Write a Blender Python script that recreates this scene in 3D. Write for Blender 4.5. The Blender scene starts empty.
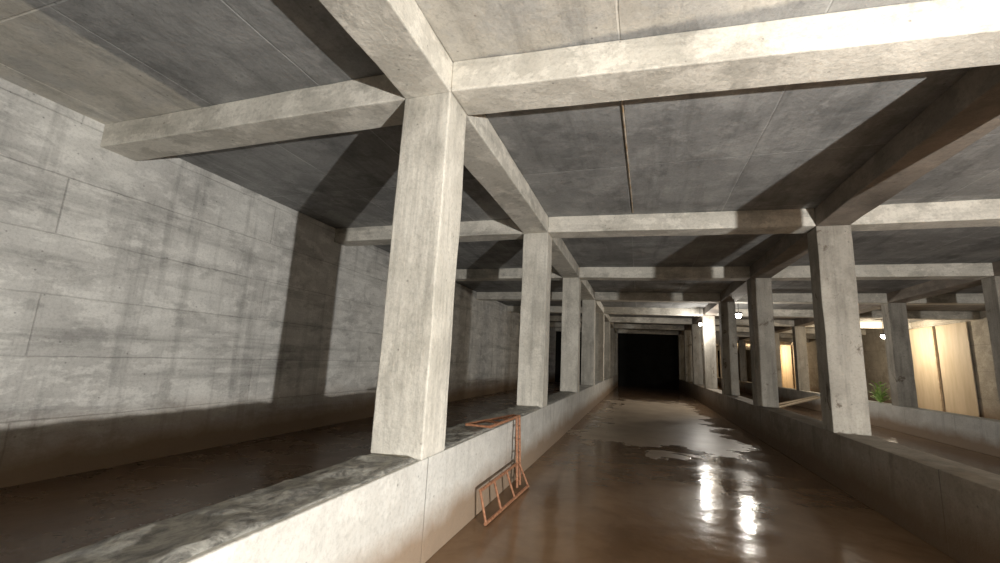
import bpy, bmesh, math, random
from mathutils import Matrix, Vector, noise
random.seed(4)
S=bpy.context.scene
COL=S.collection
S.view_settings.view_transform='Standard'
S.view_settings.look='None'

# ------------------------------------------------------------ geometry constants (metres)
H=1.985; SOF=H+2.905; CEIL=H+3.28
XC=-1.99; XL=-2.57; W=.51
Y0=3.91; P=5.43; DY=.357
XR=3.36; XR2=3.94
XW=-7.92
XS=9.29; XS2=9.87
XE=15.22
YB=-7.5; YE=80.0
PARL=.985; PARR=.948

# ------------------------------------------------------------ node helpers
class NT:
    def __init__(s,name):
        s.m=bpy.data.materials.new(name); s.m.use_nodes=True
        s.t=s.m.node_tree; s.n=s.t.nodes; s.l=s.t.links
        s.b=s.n['Principled BSDF']
        s.g=s.n.new('ShaderNodeNewGeometry')
    def map(s,scale=(1,1,1),rot=(0,0,0),loc=(0,0,0)):
        n=s.n.new('ShaderNodeMapping'); n.inputs['Scale'].default_value=scale
        n.inputs['Rotation'].default_value=rot; n.inputs['Location'].default_value=loc
        s.l.new(s.g.outputs['Position'],n.inputs['Vector']); return n.outputs[0]
    def noise(s,sc,det=4,rough=.55,vec=None,dist=0):
        n=s.n.new('ShaderNodeTexNoise'); n.inputs['Scale'].default_value=sc
        n.inputs['Detail'].default_value=det; n.inputs['Roughness'].default_value=rough
        n.inputs['Distortion'].default_value=dist
        s.l.new(vec if vec else s.g.outputs['Position'],n.inputs['Vector']); return n.outputs['Fac']
    def ramp(s,f,pts):
        n=s.n.new('ShaderNodeValToRGB'); e=n.color_ramp.elements
        while len(e)<len(pts): e.new(.5)
        for i,(p,c) in enumerate(pts):
            e[i].position=p
            e[i].color=(c,c,c,1) if isinstance(c,(int,float)) else (*c,1)
        s.l.new(f,n.inputs[0]); return n.outputs[0]
    def mix(s,f,a,b,mode='MIX'):
        n=s.n.new('ShaderNodeMix'); n.data_type='RGBA'; n.blend_type=mode
        for i,v in ((0,f),(6,a),(7,b)):
            if isinstance(v,(int,float)): n.inputs[i].default_value=v if i==0 else (v,v,v,1)
            elif isinstance(v,tuple): n.inputs[i].default_value=(*v,1)
            else: s.l.new(v,n.inputs[i])
        return n.outputs[2]
    def math(s,op,a,b=0,c=0):
        n=s.n.new('ShaderNodeMath'); n.operation=op
        for i,v in enumerate((a,b,c)):
            if isinstance(v,(int,float)): n.inputs[i].default_value=v
            else: s.l.new(v,n.inputs[i])
        return n.outputs[0]
    def step(s,v,a,b):
        n=s.n.new('ShaderNodeMapRange'); n.interpolation_type='SMOOTHSTEP'
        n.inputs['From Min'].default_value=a; n.inputs['From Max'].default_value=b
        s.l.new(v,n.inputs['Value']); return n.outputs[0]
    def bump(s,h,strength,dist,normal=None):
        n=s.n.new('ShaderNodeBump'); n.inputs['Strength'].default_value=strength; n.inputs['Distance'].default_value=dist
        s.l.new(h,n.inputs['Height'])
        if normal: s.l.new(normal,n.inputs['Normal'])
        return n.outputs[0]
    def sep(s):
        n=s.n.new('ShaderNodeSeparateXYZ'); s.l.new(s.g.outputs['Position'],n.inputs[0]); return n.outputs

def concrete(name,light,dark,plane=None,board=(2.4,1.2),boardvar=.25,streak=None,streakamt=.6,patch=.35,damp=None,rough=.8,seam=.45,off=(0,0,0),zones=False,soft=.1,squash=1.4,drips=0,smudge=0):
    k=NT(name)
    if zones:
        # paler over near centre bay and along left wall, darker beyond
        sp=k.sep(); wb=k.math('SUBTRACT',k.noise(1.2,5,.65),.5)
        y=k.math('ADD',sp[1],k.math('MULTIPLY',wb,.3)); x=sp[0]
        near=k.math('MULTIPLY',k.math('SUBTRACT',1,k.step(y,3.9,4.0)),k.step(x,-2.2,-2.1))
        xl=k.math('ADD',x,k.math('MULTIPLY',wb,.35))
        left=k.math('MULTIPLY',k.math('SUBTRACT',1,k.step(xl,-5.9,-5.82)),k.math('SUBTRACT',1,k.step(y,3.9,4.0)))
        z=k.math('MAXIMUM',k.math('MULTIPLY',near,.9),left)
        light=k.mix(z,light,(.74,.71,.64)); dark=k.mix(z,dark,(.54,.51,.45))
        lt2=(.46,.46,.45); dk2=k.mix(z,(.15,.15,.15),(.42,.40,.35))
    else:
        lt2=tuple(min(1,v*1.25) for v in light); dk2=tuple(v*.62 for v in dark)
    big=k.noise(.6,6,.62,dist=.2)
    c=k.mix(k.ramp(big,[(.36,0),(.62,1)]),dark,light)
    mid=k.noise(2.0,7,.68,dist=.15,vec=k.map((1,1,squash)))
    c=k.mix(k.ramp(mid,[(.50,0),(.50+soft,patch)]),c,lt2)
    c=k.mix(k.ramp(k.noise(1.1,7,.7,vec=k.map((1,1,squash),loc=(7,3,1)),dist=.15),[(.54,0),(.54+soft,patch)]),c,dk2)
    if streak:
        st=k.noise(1.0,6,.66,vec=k.map(streak))
        c=k.mix(streakamt,c,k.ramp(st,[(.3,.4),(.48,.88),(.7,1)]),'MULTIPLY')
    if drips:   # vertical drip stains
        st=k.noise(1.0,5,.6,vec=k.map((3.2,3.2,.22),loc=(5,1,0)))
        c=k.mix(drips,c,k.ramp(st,[(.34,.55),(.46,1)]),'MULTIPLY')
    if smudge:  # brown rust / dirt smears
        st=k.noise(2.6,6,.7,vec=k.map((1,1,.8),loc=(11,4,9)),dist=.5)
        c=k.mix(k.ramp(st,[(.60,0),(.66,smudge)]),c,(.10,.075,.055))
    h=k.noise(14,6,.7)
    if plane:
        sp=k.sep(); cmb=k.n.new('ShaderNodeCombineXYZ')
        a,b={'xy':(1,0),'yz':(1,2),'xz':(0,2)}[plane]
        wob=k.math('MULTIPLY',k.noise(1.5,4,.6),.05)
        k.l.new(k.math('ADD',sp[a],off[0]),cmb.inputs[0]); k.l.new(k.math('ADD',k.math('ADD',sp[b],off[1]),wob),cmb.inputs[1])
        br=k.n.new('ShaderNodeTexBrick'); k.l.new(cmb.outputs[0],br.inputs['Vector'])
        br.offset=0.0 if plane=='xy' else .5
        br.inputs['Scale'].default_value=1
        br.inputs['Brick Width'].default_value=board[0]; br.inputs['Row Height'].default_value=board[1]
        br.inputs['Mortar Size'].default_value=.014; br.inputs['Mortar Smooth'].default_value=.6
        br.inputs['Color1'].default_value=(1,1,1,1)
        v=1-boardvar; br.inputs['Color2'].default_value=(v,v,v,1)
        br.inputs['Mortar'].default_value=(seam,seam,seam,1)
        fade=k.ramp(k.noise(.9,4,.6,vec=k.map((1,1,1),loc=(2,8,5))),[(.35,.3),(.6,1)])
        c=k.mix(fade,c,k.mix(1,c,br.outputs['Color'],'MULTIPLY'))
        h=k.math('ADD',h,k.math('MULTIPLY',br.outputs['Fac'],-1.0))
    c=k.mix(.35,c,k.ramp(k.noise(24,6,.75),[(.32,.4),(.52,1)]),'MULTIPLY')
    vo=k.n.new('ShaderNodeTexVoronoi'); vo.inputs['Scale'].default_value=4.5
    k.l.new(k.g.outputs['Position'],vo.inputs['Vector'])
    c=k.mix(.6,c,k.ramp(vo.outputs['Distance'],[(.04,.3),(.075,1)]),'MULTIPLY')
    if damp:
        z=k.sep()[2]
        wob=k.math('ADD',z,k.math('MULTIPLY',k.noise(1.2,4,.6),-.5))
        f=k.ramp(k.math('DIVIDE',wob,damp[0]),[(.0,1),(1,0)])
        c=k.mix(f,c,damp[1])
    k.l.new(c,k.b.inputs['Base Color'])
    k.b.inputs['Roughness'].default_value=rough
    k.b.inputs['Specular IOR Level'].default_value=.3
    n1=k.bump(h,.5,.02)
    n2=k.bump(mid,.3,.08,n1)
    k.l.new(n2,k.b.inputs['Normal'])
    return k.m

M_col =concrete('concrete_column_mat',(.70,.67,.60),(.49,.465,.405),streak=(7,7,.4),streakamt=.5,patch=.4,squash=.6,drips=.5)
M_colR=concrete('concrete_column_dark_stained_mat',(.38,.355,.31),(.27,.25,.215),streak=(6,6,.4),streakamt=.5,patch=.4,squash=.6,drips=.6,smudge=.8)  # right-hand rows: darker base tone, plus drips and rust smears
M_beam=concrete('concrete_beam_mat',(.71,.68,.61),(.52,.495,.435),streak=(.6,.6,4),patch=.45,soft=.06)
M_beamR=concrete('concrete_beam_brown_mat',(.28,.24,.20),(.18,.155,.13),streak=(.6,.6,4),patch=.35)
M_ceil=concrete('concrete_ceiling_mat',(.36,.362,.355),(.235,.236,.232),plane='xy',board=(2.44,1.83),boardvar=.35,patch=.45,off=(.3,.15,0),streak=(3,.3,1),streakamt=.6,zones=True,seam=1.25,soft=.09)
M_wall=concrete('concrete_wall_mat',(.71,.70,.665),(.54,.53,.505),plane='yz',board=(7.3,.86),boardvar=.10,streak=(.35,.2,3.2),streakamt=.75,patch=.45,seam=.66,damp=(.8,(.2,.14,.09)),soft=.07,squash=2.0,drips=.5)
M_wallR=concrete('concrete_wall_warm_mat',(.48,.45,.39),(.34,.31,.26),plane='yz',board=(9,1.25),boardvar=.10,patch=.4,seam=.55,damp=(.8,(.2,.14,.09)))
M_par =concrete('concrete_parapet_mat',(.60,.59,.555),(.50,.485,.45),plane='yz',board=(2.7,4),boardvar=.08,patch=.3,seam=.5,damp=(.35,(.28,.21,.15)),drips=.35)
M_parR=concrete('concrete_parapet_brown_mat',(.32,.285,.24),(.21,.18,.145),plane='yz',board=(2.7,4),boardvar=.12,patch=.35,seam=.5,damp=(.5,(.16,.11,.07)),drips=.5)  # right parapet: darker, browner base tone
M_end =concrete('end_darkness_mat',(.016,.016,.015),(.01,.01,.009),patch=.3)  # far-end darkness put into the base colour
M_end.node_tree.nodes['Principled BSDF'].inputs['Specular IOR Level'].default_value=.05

def mud_mat():
    k=NT('wet_cement_slurry_mat')
    n=k.noise(6,8,.75,dist=.5,vec=k.map((1.8,1,1)))
    c=k.mix(k.ramp(n,[(.40,0),(.58,1)]),(.12,.116,.105),(.44,.43,.39))
    k.l.new(c,k.b.inputs['Base Color'])
    k.l.new(k.ramp(n,[(.4,.28),(.6,.75)]),k.b.inputs['Roughness'])
    k.l.new(k.bump(k.noise(18,8,.75,dist=.4),1,.045),k.b.inputs['Normal'])
    return k.m
M_mud=mud_mat()

def water_mat():
    k=NT('muddy_water_mat')
    sp=k.sep()
    n=k.noise(.75,5,.6,dist=.6)
    yy=k.math('ADD',sp[1],k.math('MULTIPLY',k.math('SUBTRACT',n,.5),9.0))
    bank=k.math('MULTIPLY',k.step(yy,11.6,11.9),k.math('SUBTRACT',1,k.step(yy,25,29)))
    xx=k.math('ADD',sp[0],k.math('MULTIPLY',k.math('SUBTRACT',n,.5),4.0))
    bank=k.math('MULTIPLY',bank,k.math('MULTIPLY',k.step(xx,-1.5,-1.3),k.math('SUBTRACT',1,k.step(xx,2.3,2.6))))
    fine=k.noise(1.0,6,.62,dist=.4)
    wat=k.mix(k.ramp(fine,[(.35,0),(.65,1)]),(.15,.092,.052),(.235,.152,.092))
    mud=k.mix(k.ramp(fine,[(.3,0),(.7,1)]),(.34,.265,.19),(.50,.415,.32))
    c=k.mix(bank,wat,mud)
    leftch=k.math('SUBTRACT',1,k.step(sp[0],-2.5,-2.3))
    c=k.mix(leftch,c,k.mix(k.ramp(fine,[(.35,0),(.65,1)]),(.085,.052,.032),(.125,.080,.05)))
    k.l.new(c,k.b.inputs['Base Color'])
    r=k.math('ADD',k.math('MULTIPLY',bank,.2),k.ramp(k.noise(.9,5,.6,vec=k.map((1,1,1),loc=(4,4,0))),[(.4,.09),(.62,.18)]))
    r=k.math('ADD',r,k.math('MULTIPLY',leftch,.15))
    k.l.new(r,k.b.inputs['Roughness'])
    k.b.inputs['IOR'].default_value=1.33
    n1=k.bump(k.noise(3.4,3,.5,vec=k.map((1,.9,1))),.15,.045)
    n2=k.bump(k.math('MULTIPLY',bank,k.math('ADD',.5,k.noise(7,5,.65))),.35,.02,n1)
    k.l.new(n2,k.b.inputs['Normal'])
    return k.m
M_wat=water_mat()

def simple(name,c1,c2,sc=6,rough=.6,metal=0,bump=.3,emis=None,st=None):
    k=NT(name)
    n=k.noise(sc,5,.65,vec=k.map(st) if st else None)
    k.l.new(k.mix(k.ramp(n,[(.35,0),(.65,1)]),c1,c2),k.b.inputs['Base Color'])
    k.b.inputs['Roughness'].default_value=rough; k.b.inputs['Metallic'].default_value=metal
    k.l.new(k.bump(n,bump,.01),k.b.inputs['Normal'])
    if emis:
        k.b.inputs['Emission Color'].default_value=(*emis[0],1); k.b.inputs['Emission Strength'].default_value=emis[1]
    return k.m
M_rust=simple('rusty_orange_steel',(.22,.09,.045),(.40,.20,.11),sc=22,rough=.65,metal=.1)
M_ply=simple('formwork_plywood_mat',(.44,.36,.25),(.54,.45,.33),sc=1.0,rough=.7,st=(3,3,.5))
M_timber=simple('timber_mat',(.35,.27,.18),(.52,.42,.30),sc=4,rough=.8)
M_bulb=simple('lamp_lens',(.9,.9,.9),(1,1,1),emis=((1,.95,.85),25))
M_black=simple('lamp_housing',(.02,.02,.02),(.05,.05,.05),rough=.5)
M_leaf=simple('leaf_green',(.22,.40,.08),(.40,.56,.18),sc=9,rough=.6)
M_pvc=simple('rust_stained_conduit',(.35,.24,.13),(.5,.45,.38),sc=5,rough=.7)

# ------------------------------------------------------------ mesh helpers
def addbox(bm,a,b):
    vs=[bm.verts.new((x,y,z)) for z in (a[2],b[2]) for y in (a[1],b[1]) for x in (a[0],b[0])]
    for f in ((0,2,3,1),(4,5,7,6),(0,1,5,4),(2,6,7,3),(0,4,6,2),(1,3,7,5)):
        bm.faces.new([vs[i] for i in f])
def finish(bm,name,mat,bevel=0,smooth=False,parent=None):
    xs=[v.co for v in bm.verts]
    c=Vector([(min(v[i] for v in xs)+max(v[i] for v in xs))/2 for i in range(3)])
    c.z=min(v.z for v in xs)
    if parent: c=Vector((0,0,0))
    for v in bm.verts: v.co-=c
    bmesh.ops.recalc_face_normals(bm,faces=bm.faces[:])
    me=bpy.data.meshes.new(name); bm.to_mesh(me); bm.free()
    o=bpy.data.objects.new(name,me); o.location=c
    for m in (mat if isinstance(mat,list) else [mat]): me.materials.append(m)
    COL.objects.link(o)
    if smooth:
        for p in me.polygons: p.use_smooth=True
    if bevel:
        md=o.modifiers.new('bevel','BEVEL'); md.width=bevel; md.segments=2; md.limit_method='ANGLE'
    if parent: o.parent=parent
    return o
def box(name,a,b,mat,bevel=0,parent=None):
    bm=bmesh.new(); addbox(bm,a,b); return finish(bm,name,mat,bevel,parent=parent)
def rough_box(name,a,b,mat,step=.25,amp=.006,chip=.02,flatz=False):
    bm=bmesh.new(); addbox(bm,a,b)
    for ax in range(3):
        n=max(1,int(round((b[ax]-a[ax])/step)))
        for i in range(1,n):
            co=[0,0,0]; co[ax]=a[ax]+(b[ax]-a[ax])*i/n
            no=[0,0,0]; no[ax]=1
            bmesh.ops.bisect_plane(bm,geom=bm.verts[:]+bm.edges[:]+bm.faces[:],plane_co=co,plane_no=no)
    lx,ly,lz=b[0]-a[0],b[1]-a[1],b[2]-a[2]; L=max(lx,ly,lz)
    for v in bm.verts:
        p=v.co.copy()
        onx=abs(p.x-a[0])<1e-4 or abs(p.x-b[0])<1e-4
        ony=abs(p.y-a[1])<1e-4 or abs(p.y-b[1])<1e-4
        onz=abs(p.z-a[2])<1e-4 or abs(p.z-b[2])<1e-4
        d=Vector((noise.noise(p*1.7),noise.noise(p*1.7+Vector((9,0,0))),noise.noise(p*1.7+Vector((0,9,0)))))*amp
        if (L==lx and onx): d.x=0
        if (L==ly and ony): d.y=0
        if (L==lz and onz) or flatz: d.z=0
        v.co=p+d
    return finish(bm,name,mat,chip)
def tube(bm,p,q,r,seg=10):
    p=Vector(p);q=Vector(q);d=q-p
    m=Matrix.Translation((p+q)/2)@d.to_track_quat('Z','Y').to_matrix().to_4x4()
    bmesh.ops.create_cone(bm,cap_ends=True,segments=seg,radius1=r,radius2=r,depth=d.length,matrix=m)

# ------------------------------------------------------------ shell
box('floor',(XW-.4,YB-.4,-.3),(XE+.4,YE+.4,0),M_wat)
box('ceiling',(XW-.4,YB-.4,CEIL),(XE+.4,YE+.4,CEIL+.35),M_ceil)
box('wall_left',(XW-.4,YB,0),(XW,YE,CEIL),M_wall)
box('wall_right',(XE,YB,0),(XE+.4,YE,CEIL),M_wallR)
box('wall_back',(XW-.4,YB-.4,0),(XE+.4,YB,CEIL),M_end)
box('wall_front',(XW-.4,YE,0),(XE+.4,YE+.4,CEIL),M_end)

# ------------------------------------------------------------ parapets, columns, beams
rough_box('parapet_wall',(XL,YB,0),(XC,YE,PARL),M_par,step=.6,amp=.006,chip=.012,flatz=True)
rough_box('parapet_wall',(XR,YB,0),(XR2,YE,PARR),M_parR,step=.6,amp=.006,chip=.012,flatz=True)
rough_box('parapet_wall',(XS,YB,0),(XS2,YE,PARR),M_par,step=.6,amp=.006,chip=.012,flatz=True)

ys=[Y0+P*i for i in range(-2,14)]
YEND=Y0+7*P
for i,y in enumerate(ys):
    st=.3 if y<20 else .6
    rough_box('concrete_column',(XL,y,PARL),(XC,y+W,SOF),M_col,step=st,amp=.012,chip=.015)
    if y>0:
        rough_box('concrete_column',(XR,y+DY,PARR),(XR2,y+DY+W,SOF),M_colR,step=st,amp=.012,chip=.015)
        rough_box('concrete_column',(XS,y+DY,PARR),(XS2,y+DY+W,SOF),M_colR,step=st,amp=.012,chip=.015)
    for a,b,dy in ((XW,XL,0),(XC,XR,.0),(XR2,XS,DY),(XS2,XE,DY)):
        if (a,b)==(XC,XR):
            bm=bmesh.new(); addbox(bm,(a,y,SOF),(b,y+W,CEIL))
            for v in bm.verts:
                if v.co.x>0: v.co.y+=DY
            bmesh.ops.subdivide_edges(bm,edges=[e for e in bm.edges if abs((e.verts[0].co-e.verts[1].co).x)>2],cuts=18)
            for v in bm.verts:
                if a+.1<v.co.x<b-.1:
                    v.co+=Vector((0,noise.noise(v.co*1.3),noise.noise(v.co*1.3+Vector((5,5,5))) if v.co.z<CEIL-.1 else 0))*.012
            finish(bm,'cross_beam',M_beam,.015)
        else:
            rough_box('cross_beam',(a,y+dy,SOF),(b,y+dy+W,CEIL),M_beam,step=.35 if y<20 else .7,amp=.012,chip=.015)
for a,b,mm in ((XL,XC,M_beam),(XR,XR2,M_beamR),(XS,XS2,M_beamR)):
    rough_box('long_beam',(a,YB,SOF),(b,YE,CEIL),mm,step=.45,amp=.01,chip=.015)
# near-black panels: darkness past the eighth frame painted in, left and centre channels
box('dark_end_panel_left',(XW,YEND+W+.02,0),(XL-.02,YEND+W+.3,CEIL),M_end)
box('dark_end_panel_centre',(XC+.02,YEND+W+DY+.02,0),(XR-.02,YEND+W+DY+.3,CEIL),M_end)

# slurry / laitance left on the near parapet top, bay by bay between columns
def slurry(y1,y2,amp):
    bm=bmesh.new(); nx=18; ny=int((y2-y1)/.045)
    grid=[]
    for j in range(ny+1):
        row=[]
        for i in range(nx+1):
            x=XL+.02+(XC-XL-.06)*i/nx; y=y1+(y2-y1)*j/ny
            p=Vector((x*3.6,y*3.2,0))
            z=.010+amp*max(0,noise.fractal(p,1,2,6)+.3)
            if i in(0,nx): z=.008; x+=.02*noise.noise(Vector((x,y*3,0)))
            if j in (0,ny): z=.008
            row.append(bm.verts.new((x,y,PARL+z)))
        grid.append(row)
    for j in range(ny):
        for i in range(nx):
            bm.faces.new((grid[j][i],grid[j][i+1],grid[j+1][i+1],grid[j+1][i]))
    ring=[e for e in bm.edges if e.is_boundary]
    r=bmesh.ops.extrude_edge_only(bm,edges=ring)
    for v in r['geom']:
        if isinstance(v,bmesh.types.BMVert): v.co.z=PARL+.001
    finish(bm,'cement_slurry_layer',M_mud,smooth=True)
slurry(Y0-P+W+.02,Y0-.02,.03)
slurry(Y0+W+.02,Y0+P-.02,.02)
slurry(Y0+P+W+.02,Y0+2*P-.02,.02)

# ------------------------------------------------------------ steel step-frame hooked over parapet
root=bpy.data.objects.new('steel_ladder_frame',None); COL.objects.link(root)
def part(name,segs,r):
    bm=bmesh.new()
    for p,q in segs: tube(bm,p,q,r)
    return finish(bm,name,M_rust,parent=root)
zt=PARL+.075
part('hook_rails',[((XC-.30,5.75,zt),(XC-.02,7.15,zt)),((XC+.05,5.75,zt),(XC+.08,7.15,zt))],.021)
part('hook_rungs',[((XC-.30+.28*t,5.75+1.4*t,zt),(XC+.05+.03*t,5.75+1.4*t,zt)) for t in (0,.33,.66,1)],.016)
part('upright_rails',[((XC+.08,7.15,zt),(XC+.16,7.05,.02)),((XC+.08,6.98,zt),(XC+.16,6.88,.02))],.020)
part('upright_rungs',[((XC+.09+.07*t,7.13-.1*t,zt-1.0*t),(XC+.09+.07*t,6.99-.1*t,zt-1.0*t)) for t in (.15,.35,.55,.75,.95)],.012)
part('foot_rails',[((XC+.10,5.35,.36),(XC+.13,7.05,.36)),((XC+.22,5.25,.03),(XC+.30,7.02,.03))],.021)
part('foot_rungs',[((XC+.10+.03*t,5.35+1.7*t,.36),(XC+.22+.08*t,5.27+1.75*t,.03)) for t in (0,.3,.62,1)],.016)

# ------------------------------------------------------------ thin conduit on ceiling of centre bay
bm=bmesh.new()
tube(bm,(-.20,Y0+W+.12,CEIL-.014),(-.12,Y0+P-.02,CEIL-.014),.012)
finish(bm,'ceiling_conduit',M_pvc)

# ------------------------------------------------------------ plywood hoarding on the right wall
def hoarding(y1,y2,z2):
    root=bpy.data.objects.new('plywood_hoarding',None); COL.objects.link(root)
    n=int((y2-y1)/1.22)
    bm=bmesh.new()
    for i in range(n):
        a=y1+i*1.22
        addbox(bm,(XE-.10+.015*(i%2),a+.004,.0),(XE-.06+.015*(i%2),a+1.216,z2))
    finish(bm,'sheets',M_ply,.003,parent=root)
    bm=bmesh.new()
    for i in (2,5):
        a=y1+i*1.22
        addbox(bm,(XE-.2,a-.05,0),(XE-.10,a+.05,z2))
    finish(bm,'studs',M_timber,.004,parent=root)
hoarding(26.8,34.5,4.85)
hoarding(50,62,4.85)

# timber offcuts dumped against far parapet
root=bpy.data.objects.new('timber_offcuts',None); COL.objects.link(root)
for i,(x,y,ang,L) in enumerate(((7.2,25.5,.25,3.2),(7.0,26.2,-.2,2.8),(7.4,27,.1,3.0))):
    bm=bmesh.new(); addbox(bm,(-L/2,-.12,0),(L/2,.12,.05))
    bmesh.ops.rotate(bm,verts=bm.verts[:],cent=(0,0,0),matrix=Matrix.Rotation(ang,3,'Z')@Matrix.Rotation(-.28,3,'Y'))
    zmin=min(v.co.z for v in bm.verts)
    bmesh.ops.translate(bm,verts=bm.verts[:],vec=(x,y,-zmin+.002))
    finish(bm,'plank_%d'%(i+1),M_timber,.004,parent=root)

# weed growing on far parapet
bm=bmesh.new()
for i in range(60):
    a=random.uniform(0,6.28); r=random.uniform(.03,.36); h=random.uniform(.1,.8)
    base=Vector((XS+.3,22.6,PARR+.01)); tip=base+Vector((math.cos(a)*r*.7,math.sin(a)*r,h))
    tube(bm,base+Vector((math.cos(a),math.sin(a),0))*.03,tip,.007,5)
    u=Vector((math.cos(a+1.3),math.sin(a+1.3),.2))*.07; w=Vector((math.cos(a),math.sin(a),.5))*.2
    vs=[bm.verts.new(p) for p in (tip,tip+w*.5+u,tip+w,tip+w*.5-u)]
    bm.faces.new(vs)
for v in bm.verts: v.co.z=max(v.co.z,PARR+.003)
finish(bm,'green_weed',M_leaf)

# ------------------------------------------------------------ lamps
def point(name,loc,power,color,r):
    l=bpy.data.lights.new(name,'POINT'); l.energy=power; l.color=color; l.shadow_soft_size=r
    o=bpy.data.objects.new(name,l); o.location=loc; COL.objects.link(o); return o
point('work_light',(5.0,-1.8,1.34),4800,(1,.975,.925),.06)
def flood(loc,power,color,s=1):
    root=bpy.data.objects.new('hanging_flood_lamp',None); COL.objects.link(root)
    x,y,z=loc
    bm=bmesh.new(); tube(bm,(x,y,z+.1),(x,y,CEIL),.012); tube(bm,(x,y,z+.08*s),(x,y,z+.16*s),.15*s,20); finish(bm,'housing',M_black,parent=root)
    bm=bmesh.new(); bmesh.ops.create_uvsphere(bm,u_segments=20,v_segments=12,radius=.13*s,matrix=Matrix.Translation((x,y,z))); finish(bm,'bulb',M_bulb,smooth=True,parent=root)
    point('flood_light',(x,y,z-.2),power,color,.1*s).parent=root
flood((4.4,22.4,4.5),270,(1,.93,.82))
flood((3.15,25.6,4.35),240,(1,.95,.88),.7)
flood((13.2,30,4.3),620,(1,.84,.62))
flood((13.0,55,4.3),1100,(1,.74,.45))

w=bpy.data.worlds.new('World'); S.world=w; w.use_nodes=True
w.node_tree.nodes['Background'].inputs[0].default_value=(.5,.55,.6,1); w.node_tree.nodes['Background'].inputs[1].default_value=.02

# ------------------------------------------------------------ camera (solved from column / beam corners)
R=[[0.9509,-0.04977,0.30561],[-0.00734,0.98314,0.18303],[-0.30938,-0.17627,0.93448]]
right=Vector((R[0][0],R[0][2],-R[0][1])); down=Vector((R[1][0],R[1][2],-R[1][1])); fwd=Vector((R[2][0],R[2][2],-R[2][1]))
m=Matrix((right,-down,-fwd)).transposed()
cd=bpy.data.cameras.new('camera'); cam=bpy.data.objects.new('camera',cd); COL.objects.link(cam)
cam.matrix_world=Matrix.Translation((0,0,H))@m.to_4x4()
cd.sensor_width=36; cd.lens=428.03/1000*36; cd.clip_start=.05; cd.clip_end=300
S.camera=cam
